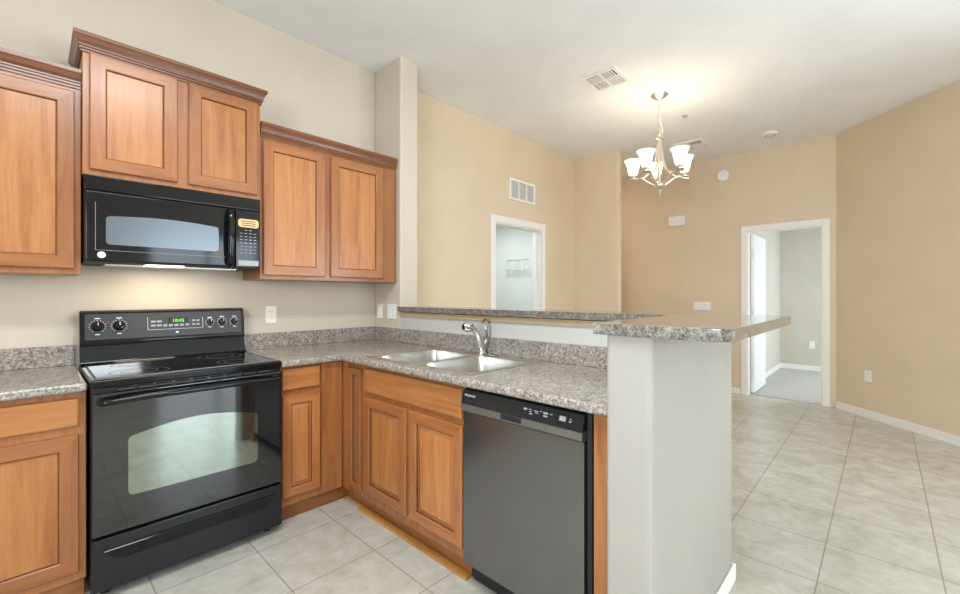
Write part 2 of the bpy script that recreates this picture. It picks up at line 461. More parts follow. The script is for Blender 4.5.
# added strip under the bar top, its darker tan painting the overhang's shade
struct('bar_shade_strip', B(XS - .012, XS, .67, YST - .002, 1.112, 1.142), paint('tan_shade_strip', (186, 164, 130)))
# baseboards
def bbprof(x0, x1, y0, y1, h=.075): return B(x0, x1, y0, y1, 0, h, bev=.004, seg=1)
struct('baseboard_wing', bbprof(1.24, 2.162, .478, .490), M['trim'])
struct('baseboard_wing_end', bbprof(2.15, 2.162, .490, .646), M['trim'])
struct('baseboard_far', bbprof(XF - .012, XF, 1.335, 4.2), M['trim'])
bm = BM(); dx = .012 * .7071
prism(bm, [(6.245, .385), (4.1, -1.755), (4.1 - dx, -1.755 + dx), (6.24 - dx, .39 + dx)], 0, .075)
struct('baseboard_angled', bm, M['trim'])
struct('baseboard_bedroom', B(8.988, 9.0, -1.5, 1.32, .006, .085), M['trim'])
struct('baseboard_bedroom_left', B(XF + WT, 8.988, 1.308, 1.32, .006, .085), M['trim'])
struct('baseboard_living', bbprof(XW2, D0 - .075, YW - .012, YW), M['trim'])

# door casings
def casing_y(name, x0, x1, h, ypl, w=.075):           # opening in a wall facing -Y
    bm = BM(); t = .016
    for a, b_ in ((x0 - w, x0), (x1, x1 + w)): box(bm, a, b_, ypl - t, ypl, 0, h + w, bev=.004, seg=1)
    box(bm, x0, x1, ypl - t, ypl, h, h + w, bev=.004, seg=1)
    box(bm, x0, x0 + .012, ypl, ypl + WT, 0, h); box(bm, x1 - .012, x1, ypl, ypl + WT, 0, h); box(bm, x0 + .012, x1 - .012, ypl, ypl + WT, h - .012, h)
    box(bm, x1 - .024, x1 - .012, ypl + .06, ypl + .075, 0, h - .012)
    return struct(name, bm, M['trim'])
casing_y('door_1', D0, D1, DH, YW)
def casing_x(name, y0, y1, h, xpl, w=.07):
    bm = BM(); t = .016
    for a, b_ in ((y0 - w, y0), (y1, y1 + w)): box(bm, xpl - t, xpl, a, b_, 0, h + w, bev=.004, seg=1)
    box(bm, xpl - t, xpl, y0, y1, h, h + w, bev=.004, seg=1)
    box(bm, xpl, xpl + WT, y0, y0 + .012, 0, h); box(bm, xpl, xpl + WT, y1 - .012, y1, 0, h); box(bm, xpl, xpl + WT, y0 + .012, y1 - .012, h - .012, h)
    return struct(name, bm, M['trim'])
d2 = casing_x('door_2', E0, E1, EH, XF)
# open leaf swung into the bedroom, hinged on its left
lf = struct('door_leaf', B(XF + WT + .004, XF + WT + .73, 1.205, 1.242, .018, 2.05, bev=.002, seg=1), M['white_door'], d2)
for z in (.30, 1.06, 1.80):
    obj('hinge', B(XF + WT - .028, XF + WT + .030, 1.2405, 1.2475, z - .045, z + .045), M['nickel'], lf, label='small metal hinge')
bm = BM(); lathe(bm, [(.026, 1.205), (.026, 1.199), (.010, 1.197), (.010, 1.165), (.025, 1.160), (.028, 1.145), (.018, 1.135), (.001, 1.134)], (XF + WT + .67, 0, .95), axis='y')
obj('door_knob', bm, M['nickel'], lf, smooth=True)

# ------------------------------------------------------------------ crown moulding helper
CR = [(.0, 0), (.007, .0), (.007, .010), (.011, .013), (.011, .022), (.015, .025), (.015, .032), (.019, .046), (.026, .060), (.029, .064), (.032, .068), (.032, .084), (.0, .084)]
def crown(parent, x0, x1, yf, yb, z, left, right):
    bm = BM(); rings = []
    for o, h in CR:
        pts = []
        if left: pts += [(x0 - o, yb), (x0 - o, yf - o)]
        else: pts += [(x0, yf - o)]
        if right: pts += [(x1 + o, yf - o), (x1 + o, yb)]
        else: pts += [(x1, yf - o)]
        rings.append([bm.verts.new((a, b_, z + h)) for a, b_ in pts])
    for r, s in zip(rings, rings[1:] + rings[:1]):
        for i in range(len(r) - 1):
            f = bm.faces.new((r[i], r[i + 1], s[i + 1], s[i]))
            if rings.index(r) in (2, 4, 6): f.material_index = 1
    bm.faces.new([r[0] for r in rings]); bm.faces.new([r[-1] for r in rings])
    return obj('crown_moulding', bm, [M['wood_crown'], M['wood_groove']], parent, label='darker crown moulding along the top')
def carcass(parent, x0, x1, y0, y1, z0, z1, name='body'):
    return obj(name, B(x0, x1, y0, y1, z0, z1, bev=.0015, seg=1), M['wood_v'], parent)

# ------------------------------------------------------------------ wall cabinets
YU = 2.711; YT = 2.664; GAP = .003
w = thing('wall_cabinet', 'cherry wood wall cabinet with one tall door, left of the microwave at the photo edge', 'cabinet', (-.07, 2.86, 1.366), group='cherry wall cabinets')
carcass(w, -.34, .157, YU, YW - .002, 1.366, 2.224)
panel_front(w, 'door', 'Y', YU, -.315, .135, 1.392, 2.205, raised=False)
crown(w, -.34, .157, YU, YW - .002, 2.224, True, False)

w = thing('wall_cabinet', 'raised cherry wood wall cabinet with two short doors above the microwave', 'cabinet', (.54, 2.83, 1.828), group='cherry wall cabinets')
carcass(w, .159, .925, YT, YW - .002, 1.828, 2.405)
panel_front(w, 'door', 'Y', YT, .182, .519, 1.853, 2.388, raised=False)
panel_front(w, 'door', 'Y', YT, .566, .905, 1.853, 2.388, raised=False)
crown(w, .159, .925, YT, YW - .002, 2.388, True, True)

w = thing('wall_cabinet', 'cherry wood wall cabinet with two tall doors, in the corner beside the partition', 'cabinet', (1.42, 2.86, 1.366), group='cherry wall cabinets')
carcass(w, .94, 1.916, YU, YW - .002, 1.366, 2.224)
panel_front(w, 'door', 'Y', YU, .955, 1.343, 1.392, 2.205, raised=False)
panel_front(w, 'door', 'Y', YU, 1.386, 1.795, 1.392, 2.205, raised=False)
crown(w, .94, 1.912, YU, YW - .002, 2.222, False, False)

# ------------------------------------------------------------------ base cabinets
YB = 2.403; XB = 1.318; ZB = .874
w = thing('base_cabinet', 'cherry wood base cabinet with drawer over door, left of the range', 'cabinet', (-.07, 2.70, 0), group='cherry base cabinets')
carcass(w, -.34, .155, YB, YW - .002, .10, ZB)
obj('toe_kick', B(-.34, .152, YB + .052, YB + .067, 0, .10), M['wood_x'], w)
slab_front(w, 'drawer', 'Y', YB, -.315, .133, .735, .850)
panel_front(w, 'door', 'Y', YB, -.315, .133, .138, .700, raised=False)

w = thing('base_cabinet', 'narrow cherry wood base cabinet with drawer and door, right of the range', 'cabinet', (1.10, 2.70, 0), group='cherry base cabinets')
carcass(w, .93, XB - .001, YB, YW - .002, .10, ZB)
obj('toe_kick', B(.932, XB - .002, YB + .052, YB + .067, 0, .10), M['wood_x'], w)
slab_front(w, 'drawer', 'Y', YB, .944, 1.160, .744, .860)
panel_front(w, 'door', 'Y', YB, .944, 1.160, .150, .712, fw=.045)
obj('filler_panel', B(1.170, XB - .021, YB - .012, YB, .105, ZB - .004), M['wood_v'], w)

w = thing('corner_base_cabinet', 'corner cherry wood base cabinet with one narrow full height door', 'cabinet', (1.6, 2.6, 0), group='cherry base cabinets')
carcass(w, XB, XS - .002, 2.151, YW - .004, .10, ZB)
panel_front(w, 'door', 'X', XB, 2.187, 2.318, .135, .842, fw=.036)
bm = BM(); box(bm, XB + .052, XB + .067, 2.151, YB + .067, 0, .10); box(bm, XB - .001, XB + .052, YB + .052, YB + .067, 0, .10)
obj('toe_kick', bm, M['wood_y'], w)
obj('filler_panel', B(XB - .012, XB, 2.327, YB - .012, .105, ZB - .004), M['wood_v'], w)

w = thing('sink_cabinet', 'cherry wood sink cabinet with wide false drawer front over two doors', 'cabinet', (1.6, 1.75, 0), group='cherry base cabinets')
obj('body', B(XB, XS - .002, 1.339, 2.149, .10, .700), M['wood_v'], w)
obj('face_frame', B(XB, XB + .02, 1.339, 2.149, .700, ZB), M['wood_v'], w)
slab_front(w, 'false_drawer_front', 'X', XB, 1.350, 2.144, .722, .855)
panel_front(w, 'door', 'X', XB, 1.756, 2.144, .150, .692, fw=.050)
panel_front(w, 'door', 'X', XB, 1.346, 1.722, .150, .692, fw=.050)
obj('toe_kick', B(XB + .052, XB + .067, 1.339, 2.149, 0, .10), M['wood_y'], w)
struct('trim_2', box(box(BM(), XB + .008, XB + .0515, 1.345, 2.26, .0, .012, bev=.004), XB + .036, XB + .0515, 2.26, 2.44, 0, .012), M['caulk_gold'])

w = tag(obj('end_panel', B(XB - .002, XS - .002, .636, .716, 0, ZB, bev=.001, seg=1), M['wood_v']), 'cherry wood end panel between dishwasher and wing wall', 'panel')

# ------------------------------------------------------------------ countertops
XC = 1.27; YC = 2.355; ZT = .914
def lam(name, bm, parent=None, **k): return obj(name, bm, M['laminate'], parent, smooth=True, **k)
w = thing('countertop', 'short speckled grey laminate countertop left of the range', 'countertop', (-.07, 2.7, ZB + .002), group='speckled laminate counters')
lam('worktop', B(-.35, .156, YC, YW - .001, ZB + .002, ZT, bev=.012, seg=3), w)
lam('backsplash', B(-.35, .150, YW - .021, YW - .001, ZT, 1.016, bev=.003), w)
w = thing('countertop', 'L-shaped speckled grey laminate countertop with the sink set in it', 'countertop', (1.6, 2.0, ZB + .002), group='speckled laminate counters')
xs = [.929, XC, 1.345, 1.878, XS - .001]; ys = [.636, 1.338, 2.142, YC, YW - .001]
bm = cells(BM(), xs, ys, lambda i, j: (j == 3) or (i >= 1 and not (i == 2 and j == 1)), ZB + .002, ZT, bev=.012)
lam('worktop', bm, w)
bm = BM(); box(bm, .935, XS - .001, YW - .021, YW - .001, ZT, 1.016, bev=.003); box(bm, XS - .021, XS - .001, .636, YW - .0215, ZT, 1.016, bev=.003)
lam('backsplash', bm, w)

# bar top : long arm along the half wall, wide arm over the wing wall
ZBAR = 1.183; TB = .036
XO = 2.24
poly = [(1.222, .668), (1.222, .325), (1.258, .282), (2.165, .280), (2.182, .297), (2.182, YST - .004), (XS - .032, YST - .004), (XS - .032, .668)]
bm = prism(BM(), poly, ZBAR - TB, ZBAR, bev=.003, seg=2)
tag(obj('bar_top', bm, M['laminate_bar_shaded'], smooth=True), 'raised L-shaped speckled laminate bar top on the half wall', 'countertop')

# ------------------------------------------------------------------ range
RX0, RX1 = .166, .924
w = thing('range', 'black freestanding electric range with smooth cooktop between base cabinets', 'range', (.545, 2.7, 0))
YD = 2.372                                            # plane behind the door
obj('body', B(RX0, RX1, YD, 2.99, .03, .895, bev=.002, seg=1), M['black_satin'], w)
for x in (RX0 + .05, RX1 - .05):
    for y in (YD + .05, 2.93): obj('foot', lathe(BM(), [(.018, 0), (.018, .031)], (x, y, 0), 12), M['black_matte'], w)
# cooktop: frame and glass
obj('cooktop', B(RX0 - .004, RX1 + .004, 2.352, 2.93, .882, .917, bev=.008, seg=3), M['black_gloss'], w, smooth=True)
glass = obj('cooktop_glass', B(RX0 + .022, RX1 - .022, 2.385, 2.885, .9172, .919), M['black_glass'], w)
def ring(bm, x, y, r, z, t=.003):
    lathe(bm, [(r, z), (r, z + .0004), (r - t, z + .0004), (r - t, z)], (x, y, 0), 48, cap=False)
for x, y, r in ((.345, 2.50, .11), (.745, 2.50, .085), (.345, 2.77, .08), (.745, 2.77, .11)):
    for k in (1, .62):
        bm = BM(); ring(bm, x, y, r * k, .9191)
        obj('burner_ring', bm, M['burner'], glass, label='thin grey ring printed on the glass')
bm = BM(); nested(bm, lambda u, d, z: (u, z, .9172 + d), [(RX0 + .014, RX1 - .014, 2.377, 2.893, 0), (RX0 + .014, RX1 - .014, 2.377, 2.893, .002), (RX0 + .018, RX1 - .018, 2.381, 2.889, .0022), (RX0 + .0215, RX1 - .0215, 2.3845, 2.8855, .0005)])
obj('cooktop_trim', bm, mat('dark_metal_line', (.25, .23, .21, 1), .3, metal=1)[0], w, label='thin grey line around the glass')
# backguard
def prof_x(bm, x0, x1, pts, mi=0):
    a_ = [bm.verts.new((x0, y, z)) for y, z in pts]; b_ = [bm.verts.new((x1, y, z)) for y, z in pts]
    n = len(pts); bm.faces.new(a_); bm.faces.new(b_[::-1])
    for i in range(n): bm.faces.new((a_[i], b_[i], b_[(i + 1) % n], a_[(i + 1) % n]))
    return bm
bm = prof_x(BM(), RX0 - .001, RX1 + .001, [(2.995, .895), (2.995, 1.19), (2.962, 1.19), (2.948, 1.18), (2.925, 1.028), (2.930, 1.016), (2.945, 1.012), (2.918, .93), (2.90, .917), (2.90, .895)])
bmesh.ops.bevel(bm, geom=[e for e in bm.edges if abs(e.verts[0].co.x - e.verts[1].co.x) < 1e-5 and min(e.verts[0].co.z, e.verts[1].co.z) > 1.0 and abs(e.verts[0].co.z - e.verts[1].co.z) < .2], offset=.004, segments=2, affect='EDGES')
bg = obj('backguard', bm, M['black_gloss'], w, smooth=True)
# tilted control face: line from (2.925,1.028) to (2.948,1.18)
def face(x, z, d=0):
    k = (z - 1.028) / .152; n = Vector((0, -.989, .15))
    return Vector((x, 2.925 + .023 * k, z)) + n * d
def on_face(bm, x0, x1, z0, z1, d0=.0005, d1=.0015, mi=0, r=0):
    P = lambda u, d, z: face(u, z, d)
    vsx = [[bm.verts.new(P(a, d, c)) for a, c in ((x0, z0), (x1, z0), (x1, z1), (x0, z1))] for d in (d0, d1)]
    for i in range(4): bm.faces.new((vsx[0][i], vsx[0][(i + 1) % 4], vsx[1][(i + 1) % 4], vsx[1][i]))
    bm.faces.new(vsx[1]); bm.faces.new(vsx[0][::-1])
bm = BM(); on_face(bm, RX0 + .018, RX1 - .018, 1.040, 1.172)
obj('control_panel', bm, mat('charcoal_panel', (.035, .035, .038, 1), .3)[0], bg, label='charcoal grey control panel')
def dial(x, z, r):
    bm = BM(); lathe(bm, [(r, 0), (r, -.010), (r * .82, -.014), (r * .78, -.026), (.0001, -.027)], (0, 0, 0), 24, axis='y')
    box(bm, -.0045, .0045, -.034, -.010, -r * .80, r * .80, bev=.002, seg=1)
    k = obj('knob', bm, M['black_gloss'], w, local=True, smooth=True)
    bm = BM()
    for i in range(13):
        a = math.radians(-140 + 280 * i / 12); c, s = math.sin(a) * r * 1.32, math.cos(a) * r * 1.32
        box(bm, c - .0018, c + .0018, -.0022, -.0008, s - .0018, s + .0018)
    box(bm, -.011, .011, -.0022, -.0008, r * 1.62, r * 1.62 + .005); box(bm, -.009, .009, -.0022, -.0008, -r * 1.62 - .005, -r * 1.62)
    box(bm, -.0012, .0012, -.0350, -.0342, 0, r * .78)
    mk = obj('dial_marking', bm, M['print_white'], k, local=True, label='white dial numbers')
    k.matrix_basis = wmat(w).inverted() @ Matrix.Translation(face(x, z, .001)) @ Matrix.Rotation(-.15, 4, 'X')
for x, r in ((.232, .024), (.318, .024)): dial(x, 1.108, r)
for x, r in ((.735, .016), (.800, .018), (.868, .018)): dial(x, 1.108, r)
bm = BM()
for r in (0, 1):
    for k in range(2): on_face(bm, .452 + k * .027, .474 + k * .027, 1.118 - r * .022, 1.128 - r * .022, .001, .002)
for k in range(5): on_face(bm, .508 + k * .026, .526 + k * .026, 1.094, 1.105, .001, .002)
for r in (0, 1):
    for k in range(2): on_face(bm, .645 + k * .022, .661 + k * .022, 1.118 - r * .022, 1.127 - r * .022, .001, .002)
obj('keypad', bm, M['print_grey'], bg, label='pale grey keypad buttons')
bm = BM(); on_face(bm, .438, .700, 1.078, 1.0795, .001, .002); on_face(bm, .438, .4395, 1.0795, 1.148, .001, .002); on_face(bm, .698, .700, 1.0795, 1.14, .001, .002)
obj('panel_outline', bm, M['print_white'], bg, label='thin white outline around the keypad')
bm = BM(); on_face(bm, .530, .625, 1.112, 1.142, .0012, .0022)
cl = obj('clock_display', bm, M['black_glass'], bg)
o = text('10:45', .026, face(.578, 1.117, .0026), M['green_led'], bg, 'clock_digits'); o.rotation_euler.x -= 0
o['label'] = 'glowing green clock digits'
bm = BM(); lathe(bm, [(.0075, 0), (.0075, -.001)], tuple(face(.572, 1.058, .001)), 20, axis='y')
obj('logo', bm, M['print_white'], bg, label='small round silver maker badge')
bm = BM(); lathe(bm, [(.003, 0), (.003, -.001)], tuple(face(.275, 1.128, .001)), 10, axis='y')
obj('indicator_light', bm, M['red_mark'], bg, label='small red indicator light')
# oven door
DY0, DY1 = 2.332, 2.370
dr = obj('oven_door', B(RX0 + .002, RX1 - .002, DY0, DY1, .276,   .862, bev=.006, seg=2), M['black_glass'], w, smooth=True)
pts = []
x0, x1, z0, z1, rr = .282, .798, .416, .672, .022
for cx_, cz_, a0 in ((x0 + rr, z0 + rr, 180), (x1 - rr, z0 + rr, 270)):
    for k in range(6): a = math.radians(a0 + 90 * k / 5); pts.append((cx_ + rr * math.cos(a), cz_ + rr * math.sin(a)))
for k in range(6): a = math.radians(0 + 90 * k / 5); pts.append((x1 - rr + rr * math.cos(a), z1 - rr + rr * math.sin(a)))
for k in range(1, 12):
    t = k / 12; pts.append((x1 - rr + (x0 - x1 + 2 * rr) * t, z1 + .034 * math.sin(PI * t)))
for k in range(6): a = math.radians(90 + 90 * k / 5); pts.append((x0 + rr + rr * math.cos(a), z1 - rr + rr * math.sin(a)))
def plate_y(bm, pts, y0, y1):
    a_ = [bm.verts.new((x, y0, z)) for x, z in pts]; b_ = [bm.verts.new((x, y1, z)) for x, z in pts]
    n = len(pts); bm.faces.new(a_); bm.faces.new(b_[::-1])
    for i in range(n): bm.faces.new((a_[i], b_[i], b_[(i + 1) % n], a_[(i + 1) % n]))
    return bm
obj('oven_window', plate_y(BM(), pts, DY0 - .0012, DY0 + .0005), M['window_mirror'], dr, label='arched mirrored oven window')
hp = [(RX0 + .030, DY0 + .004, .826), (RX0 + .030, DY0 - .022, .828), (RX0 + .055, DY0 - .040, .832), (.35, DY0 - .048, .838), (.545, DY0 - .05, .839), (.74, DY0 - .048, .838), (RX1 - .055, DY0 - .040, .832), (RX1 - .030, DY0 - .022, .828), (RX1 - .030, DY0 + .004, .826)]
obj('door_handle', tube(BM(), smoothpts(hp, 5), .013, 12), M['black_gloss'], dr, smooth=True)
bm = BM()
for k in range(9): box(bm, .25 + k * .07, .305 + k * .07, 2.3515, 2.356, .868, .874)
obj('vent_slot', bm, M['dark_slot'], w, label='row of dark vent slots above the door')
# storage drawer with scooped grip
sd = obj('storage_drawer', B(RX0 + .002, RX1 - .002, 2.336, 2.370, .045, .262, bev=.005, seg=2), M['black_satin'], w, smooth=True)
bm = BM(); n = 24
top = []; bot = []
for i in range(n + 1):
    t = i / n; x = .205 + (.885 - .205) * t; e = min(1, min(t, 1 - t) / .10)
    e = math.sin(e * PI / 2)
    top.append((x, .212)); bot.append((x, .204 - .042 * e))
rows = []
for (x, zt), (_, zb) in zip(top, bot):
    rows.append([bm.verts.new(p) for p in ((x, 2.3375, zb - .004), (x, 2.330, zb), (x, 2.327, (zt + zb) / 2), (x, 2.324, zt), (x, 2.329, zt + .006), (x, 2.3375, zt + .008))])
for r, s in zip(rows, rows[1:]):
    for i in range(5): bm.faces.new((r[i], s[i], s[i + 1], r[i + 1]))
    bm.faces.new((r[5], s[5], s[0], r[0]))
bm.faces.new(rows[0]); bm.faces.new(rows[-1][::-1])
obj('drawer_grip', bm, M['black_gloss'], sd, smooth=True)

# ------------------------------------------------------------------ microwave
MX0, MX1, YM = .164, .913, 2.640
w = thing('microwave', 'black over-the-range microwave under the raised cabinet', 'microwave', (.54, 2.82, 1.414))
obj('body', B(MX0 + .002, MX1 - .002, YM + .012, YW - .004, 1.424, 1.8265), M['black_matte'], w)
obj('vent_band', B(MX0, MX1, YM - .004, YM + .012, 1.756, 1.826, bev=.006), M['black_gloss'], w, smooth=True)
md = obj('door', B(MX0, .782, YM - .012, YM + .011, 1.428, 1.752, bev=.008, seg=3), M['black_gloss'], w, smooth=True)
def rrect(x0, x1, z0, z1, r, bow=0):
    pts = []
    for cx_, cz_, a0 in ((x0 + r, z0 + r, 180), (x1 - r, z0 + r, 270), (x1 - r, z1 - r, 0)):
        for k in range(6): a = math.radians(a0 + 90 * k / 5); pts.append((cx_ + r * math.cos(a), cz_ + r * math.sin(a)))
    if bow:
        for k in range(1, 12):
            t = k / 12; pts.append((x1 - r + (x0 - x1 + 2 * r) * t, z1 + bow * math.sin(PI * t)))
    for k in range(6): a = math.radians(90 + 90 * k / 5); pts.append((x0 + r + r * math.cos(a), z1 - r + r * math.sin(a)))
    return pts
obj('door_window', plate_y(BM(), rrect(.237, .700, 1.507, 1.640, .016, .012), YM - .0135, YM - .0118), M['micro_window'], md, label='grey mirrored microwave window')
# thin outline line on the door
bm = BM()
for a in ((.200, .735, 1.478, 1.4795), (.200, .2015, 1.4795, 1.70)): box(bm, a[0], a[1], YM - .0128, YM - .0118, a[2], a[3])
obj('door_outline', bm, M['print_grey'], md, label='thin grey line on the door')
bm = BM(); lathe(bm, [(.015, 0), (.015, -.002)], (.222, YM - .012, 1.457), 24, axis='y')
lg = obj('logo', bm, M['print_white'], md, label='round silver maker badge')
hp = [(.752, YM - .010, 1.735), (.752, YM - .040, 1.715), (.752, YM - .052, 1.64), (.752, YM - .056, 1.585), (.752, YM - .052, 1.53), (.752, YM - .040, 1.455), (.752, YM - .010, 1.435)]
obj('door_handle', tube(BM(), smoothpts(hp, 5), .017, 12), M['black_gloss'], md, smooth=True)
cp = obj('control_panel', B(.785, MX1, YM - .010, YM + .011, 1.428, 1.752, bev=.004), M['black_gloss'], w, smooth=True)
bm = plate_y(BM(), rrect(.797, .905, 1.655, 1.702, .016), YM - .0112, YM - .0098)
obj('display', bm, M['gold_reflection'], cp, label='pale gold display, yellowish reflection painted in')
bm = BM()
for k in range(3): box(bm, .815, .888, YM - .0122, YM - .0112, 1.664 + k * .012, 1.668 + k * .012)
obj('display_marking', bm, M['black_matte'], cp)
bm = BM()
for r in range(8):
    for k in range(4):
        if r in (0,) and k in (0, 3): continue
        x = .806 + k * .024; z = 1.637 - r * .0185
        box(bm, x, x + .014, YM - .0112, YM - .0098, z, z + (.0035 if r not in (3, 4) else .006))
obj('keypad', bm, M['print_grey'], cp, label='rows of pale printed keys')
obj('open_button', B(.797, .905, YM - .0125, YM - .0098, 1.436, 1.468, bev=.002, seg=1), M['dw_strip'], cp, label='grey door release bar')
ul = obj('lamp_lens', B(.40, .56, 2.70, 2.78, 1.419, 1.4245), M['hood_lamp'], w, label='lit hood lamp lens')
obj('grease_filter', B(.25, .84, 2.80, 2.97, 1.4195, 1.4245), M['steel'], w)
hl = area('hood_light', (.52, 2.86, 1.403), (0, 0, 0), .30, .12, 1.6, (1, .84, .62)); hl.parent = w; hl.matrix_basis = wmat(w).inverted() @ Matrix.Translation((.50, 2.80, 1.412))

# ------------------------------------------------------------------ dishwasher
w = thing('dishwasher', 'black dishwasher with pocket handle beside the wing wall', 'dishwasher', (1.6, 1.03, 0))
obj('tub', B(XB + .03, XS - .03, .742, 1.330, .02, .868), M['black_matte'], w)
obj('side_strip', B(XB - .006, XB + .03, .720, .738, .07, .868), M['black_matte'], w)
dd = obj('door', B(XB - .022, XB + .029, .742, 1.332, .105, .766, bev=.004), M['dw_panel'], w, smooth=True)
# control head : grey lower lip with pocket, black upper panel
bm = BM()
pr = [(XB - .022, .768), (XB - .034, .772), (XB - .038, .780), (XB - .036, .800), (XB - .030, .8032), (XB + .029, .8032), (XB + .029, .768)]
def prof_y(bm, y0, y1, pts):
    a_ = [bm.verts.new((x, y0, z)) for x, z in pts]; b_ = [bm.verts.new((x, y1, z)) for x, z in pts]
    n = len(pts); bm.faces.new(a_); bm.faces.new(b_[::-1])
    for i in range(n): bm.faces.new((a_[i], b_[i], b_[(i + 1) % n], a_[(i + 1) % n]))
    return bm
prof_y(bm, .742, 1.332, pr)
obj('handle_strip', bm, M['dw_strip'], w, label='dark grey metallic strip under the controls')
obj('pocket_handle', B(XB - .0392, XB - .030, 1.000, 1.105, .778, .801, bev=.003, seg=1), M['black_matte'], w, label='black recessed pocket grip')
bm = prof_y(BM(), .742, 1.332, [(XB - .034, .8035), (XB - .016, .858), (XB - .010, .862), (XB + .029, .862), (XB + .029, .8035)])
ch = obj('control_panel', bm, M['black_satin'], w)
def cpf(y, z):                                       # point on the tilted face
    z -= .004; k = (z - .8035) / .0545; return Vector((XB - .034 + .018 * k - .0008, y, z))
bm = BM()
def mark(bm, y, z, a, b_):
    vsx = [bm.verts.new(cpf(yy, zz)) for yy, zz in ((y, z), (y - a, z), (y - a, z + b_), (y, z + b_))]
    bm.faces.new(vsx)
    f2 = [bm.verts.new(v.co + Vector((.0006, 0, -.0002))) for v in vsx]; bm.faces.new(f2[::-1])
    for i in range(4): bm.faces.new((vsx[i], f2[i], f2[(i + 1) % 4], vsx[(i + 1) % 4]))
for y, z, a, b_ in ((1.000, .838, .018, .007), (.975, .841, .012, .003), (.972, .834, .014, .003), (.970, .826, .014, .004), (.950, .840, .018, .003), (.945, .834, .016, .003),
                    (.925, .842, .010, .003), (.908, .838, .020, .007), (.906, .829, .018, .005), (.880, .840, .012, .003), (.838, .829, .026, .016), (.798, .830, .010, .004), (.795, .838, .006, .004)):
    mark(bm, y, z, a, b_)
obj('control_marking', bm, M['print_grey'], ch, label='pale printed control symbols')
o = text('FRIGIDAIRE', .0125, (0, 0, 0), M['print_white'], ch, 'brand_lettering')
o.matrix_basis = wmat(ch).inverted() @ Matrix.Translation(cpf(1.288, .8385) + Vector((-.0004, 0, 0))) @ Matrix.Rotation(-PI / 2, 4, 'Z') @ Matrix.Rotation(PI / 2 - .319, 4, 'X')
o['label'] = 'small white maker lettering'
obj('toe_panel', B(XB + .045, XB + .060, .742, 1.332, .0, .10), M['black_matte'], w)

# ------------------------------------------------------------------ sink and faucet
SX0, SX1, SY0, SY1 = 1.328, 1.893, 1.320, 2.158
w = thing('sink', 'stainless steel double bowl drop-in sink in the countertop', 'sink', (1.61, 1.74, ZT))
def bowl(name, x0, x1, y0, y1, ox0, ox1, oy0, oy1, dep=.185):
    bm = BM(); cx_, cy_ = (x0 + x1) / 2, (y0 + y1) / 2
    angs = sorted(set([2 * PI * i / 56 for i in range(56)] + [math.atan2(b_ - cy_, a - cx_) % (2 * PI) for a in (ox0, ox1) for b_ in (oy0, oy1)]))
    def ray_rect(a, X0, X1, Y0, Y1):
        c, s = math.cos(a), math.sin(a)
        t = min(((X1 - cx_) / c if c > 1e-9 else (X0 - cx_) / c if c < -1e-9 else 9e9), ((Y1 - cy_) / s if s > 1e-9 else (Y0 - cy_) / s if s < -1e-9 else 9e9))
        return cx_ + c * t, cy_ + s * t
    def sup(a, hx, hy, e=5.5):
        c, s = math.cos(a), math.sin(a); r = (abs(c / hx) ** e + abs(s / hy) ** e) ** (-1 / e); return cx_ + c * r, cy_ + s * r
    hx, hy = (x1 - x0) / 2, (y1 - y0) / 2
    L = []
    L.append([(*ray_rect(a, ox0, ox1, oy0, oy1), ZT - .0005) for a in angs])
    L.append([(*ray_rect(a, ox0, ox1, oy0, oy1), ZT + .004) for a in angs])
    L.append([(*sup(a, hx + .006, hy + .006), ZT + .005) for a in angs])
    L.append([(*sup(a, hx, hy), ZT + .001) for a in angs])
    L.append([(*sup(a, hx - .004, hy - .004), ZT - .03) for a in angs])
    L.append([(*sup(a, hx - .012, hy - .012), ZT - dep + .03) for a in angs])
    L.append([(*sup(a, hx - .04, hy - .04, 4), ZT - dep) for a in angs])
    L.append([(cx_ + .045 * math.cos(a), cy_ + .045 * math.sin(a), ZT - dep - .004) for a in angs])
    L.append([(cx_ + .038 * math.cos(a), cy_ + .038 * math.sin(a), ZT - dep - .012) for a in angs])
    R = [[bm.verts.new(p) for p in l] for l in L]; n = len(angs)
    for r, s in zip(R, R[1:]):
        for i in range(n): bm.faces.new((r[i], r[(i + 1) % n], s[(i + 1) % n], s[i]))
    bm.faces.new(R[-1])
    return obj(name, bm, M['steel'], w, smooth=True)
ym = (SY0 + SY1) / 2
bowl('bowl', 1.362, 1.800, ym + .018, SY1 - .03, SX0, SX1, ym, SY1)
bowl('bowl', 1.362, 1.800, SY0 + .03, ym - .018, SX0, SX1, SY0, ym)
f = thing('faucet', 'chrome single lever faucet with round spray head behind the sink', 'faucet', (1.845, 1.738, ZT + .005))
bm = BM(); lathe(bm, [(.030, 0), (.030, .006), (.024, .012), (.020, .03), (.019, .06), (.017, .075)], (1.845, 1.738, ZT + .005), 24)
box(bm, 1.820, 1.868, 1.62, 1.86, ZT + .0045, ZT + .009, bev=.002, seg=1)
obj('base', bm, M['chrome'], f, smooth=True)
bm = tube(BM(), smoothpts([(1.845, 1.738, .945), (1.842, 1.738, .970), (1.832, 1.739, 1.005), (1.812, 1.740, 1.040), (1.778, 1.741, 1.070), (1.755, 1.742, 1.080)], 6), [.018 + .002 * math.sin(i / 5) for i in range(31)], 14)
obj('spout', bm, M['chrome'], f, smooth=True)
bm = tube(BM(), [(1.765, 1.742, 1.078), (1.755, 1.742, 1.081), (1.742, 1.742, 1.085), (1.720, 1.742, 1.087), (1.706, 1.742, 1.087), (1.698, 1.742, 1.087)], [.018, .025, .029, .029, .024, .015], 20)
obj('spray_head', bm, M['chrome'], f, smooth=True)
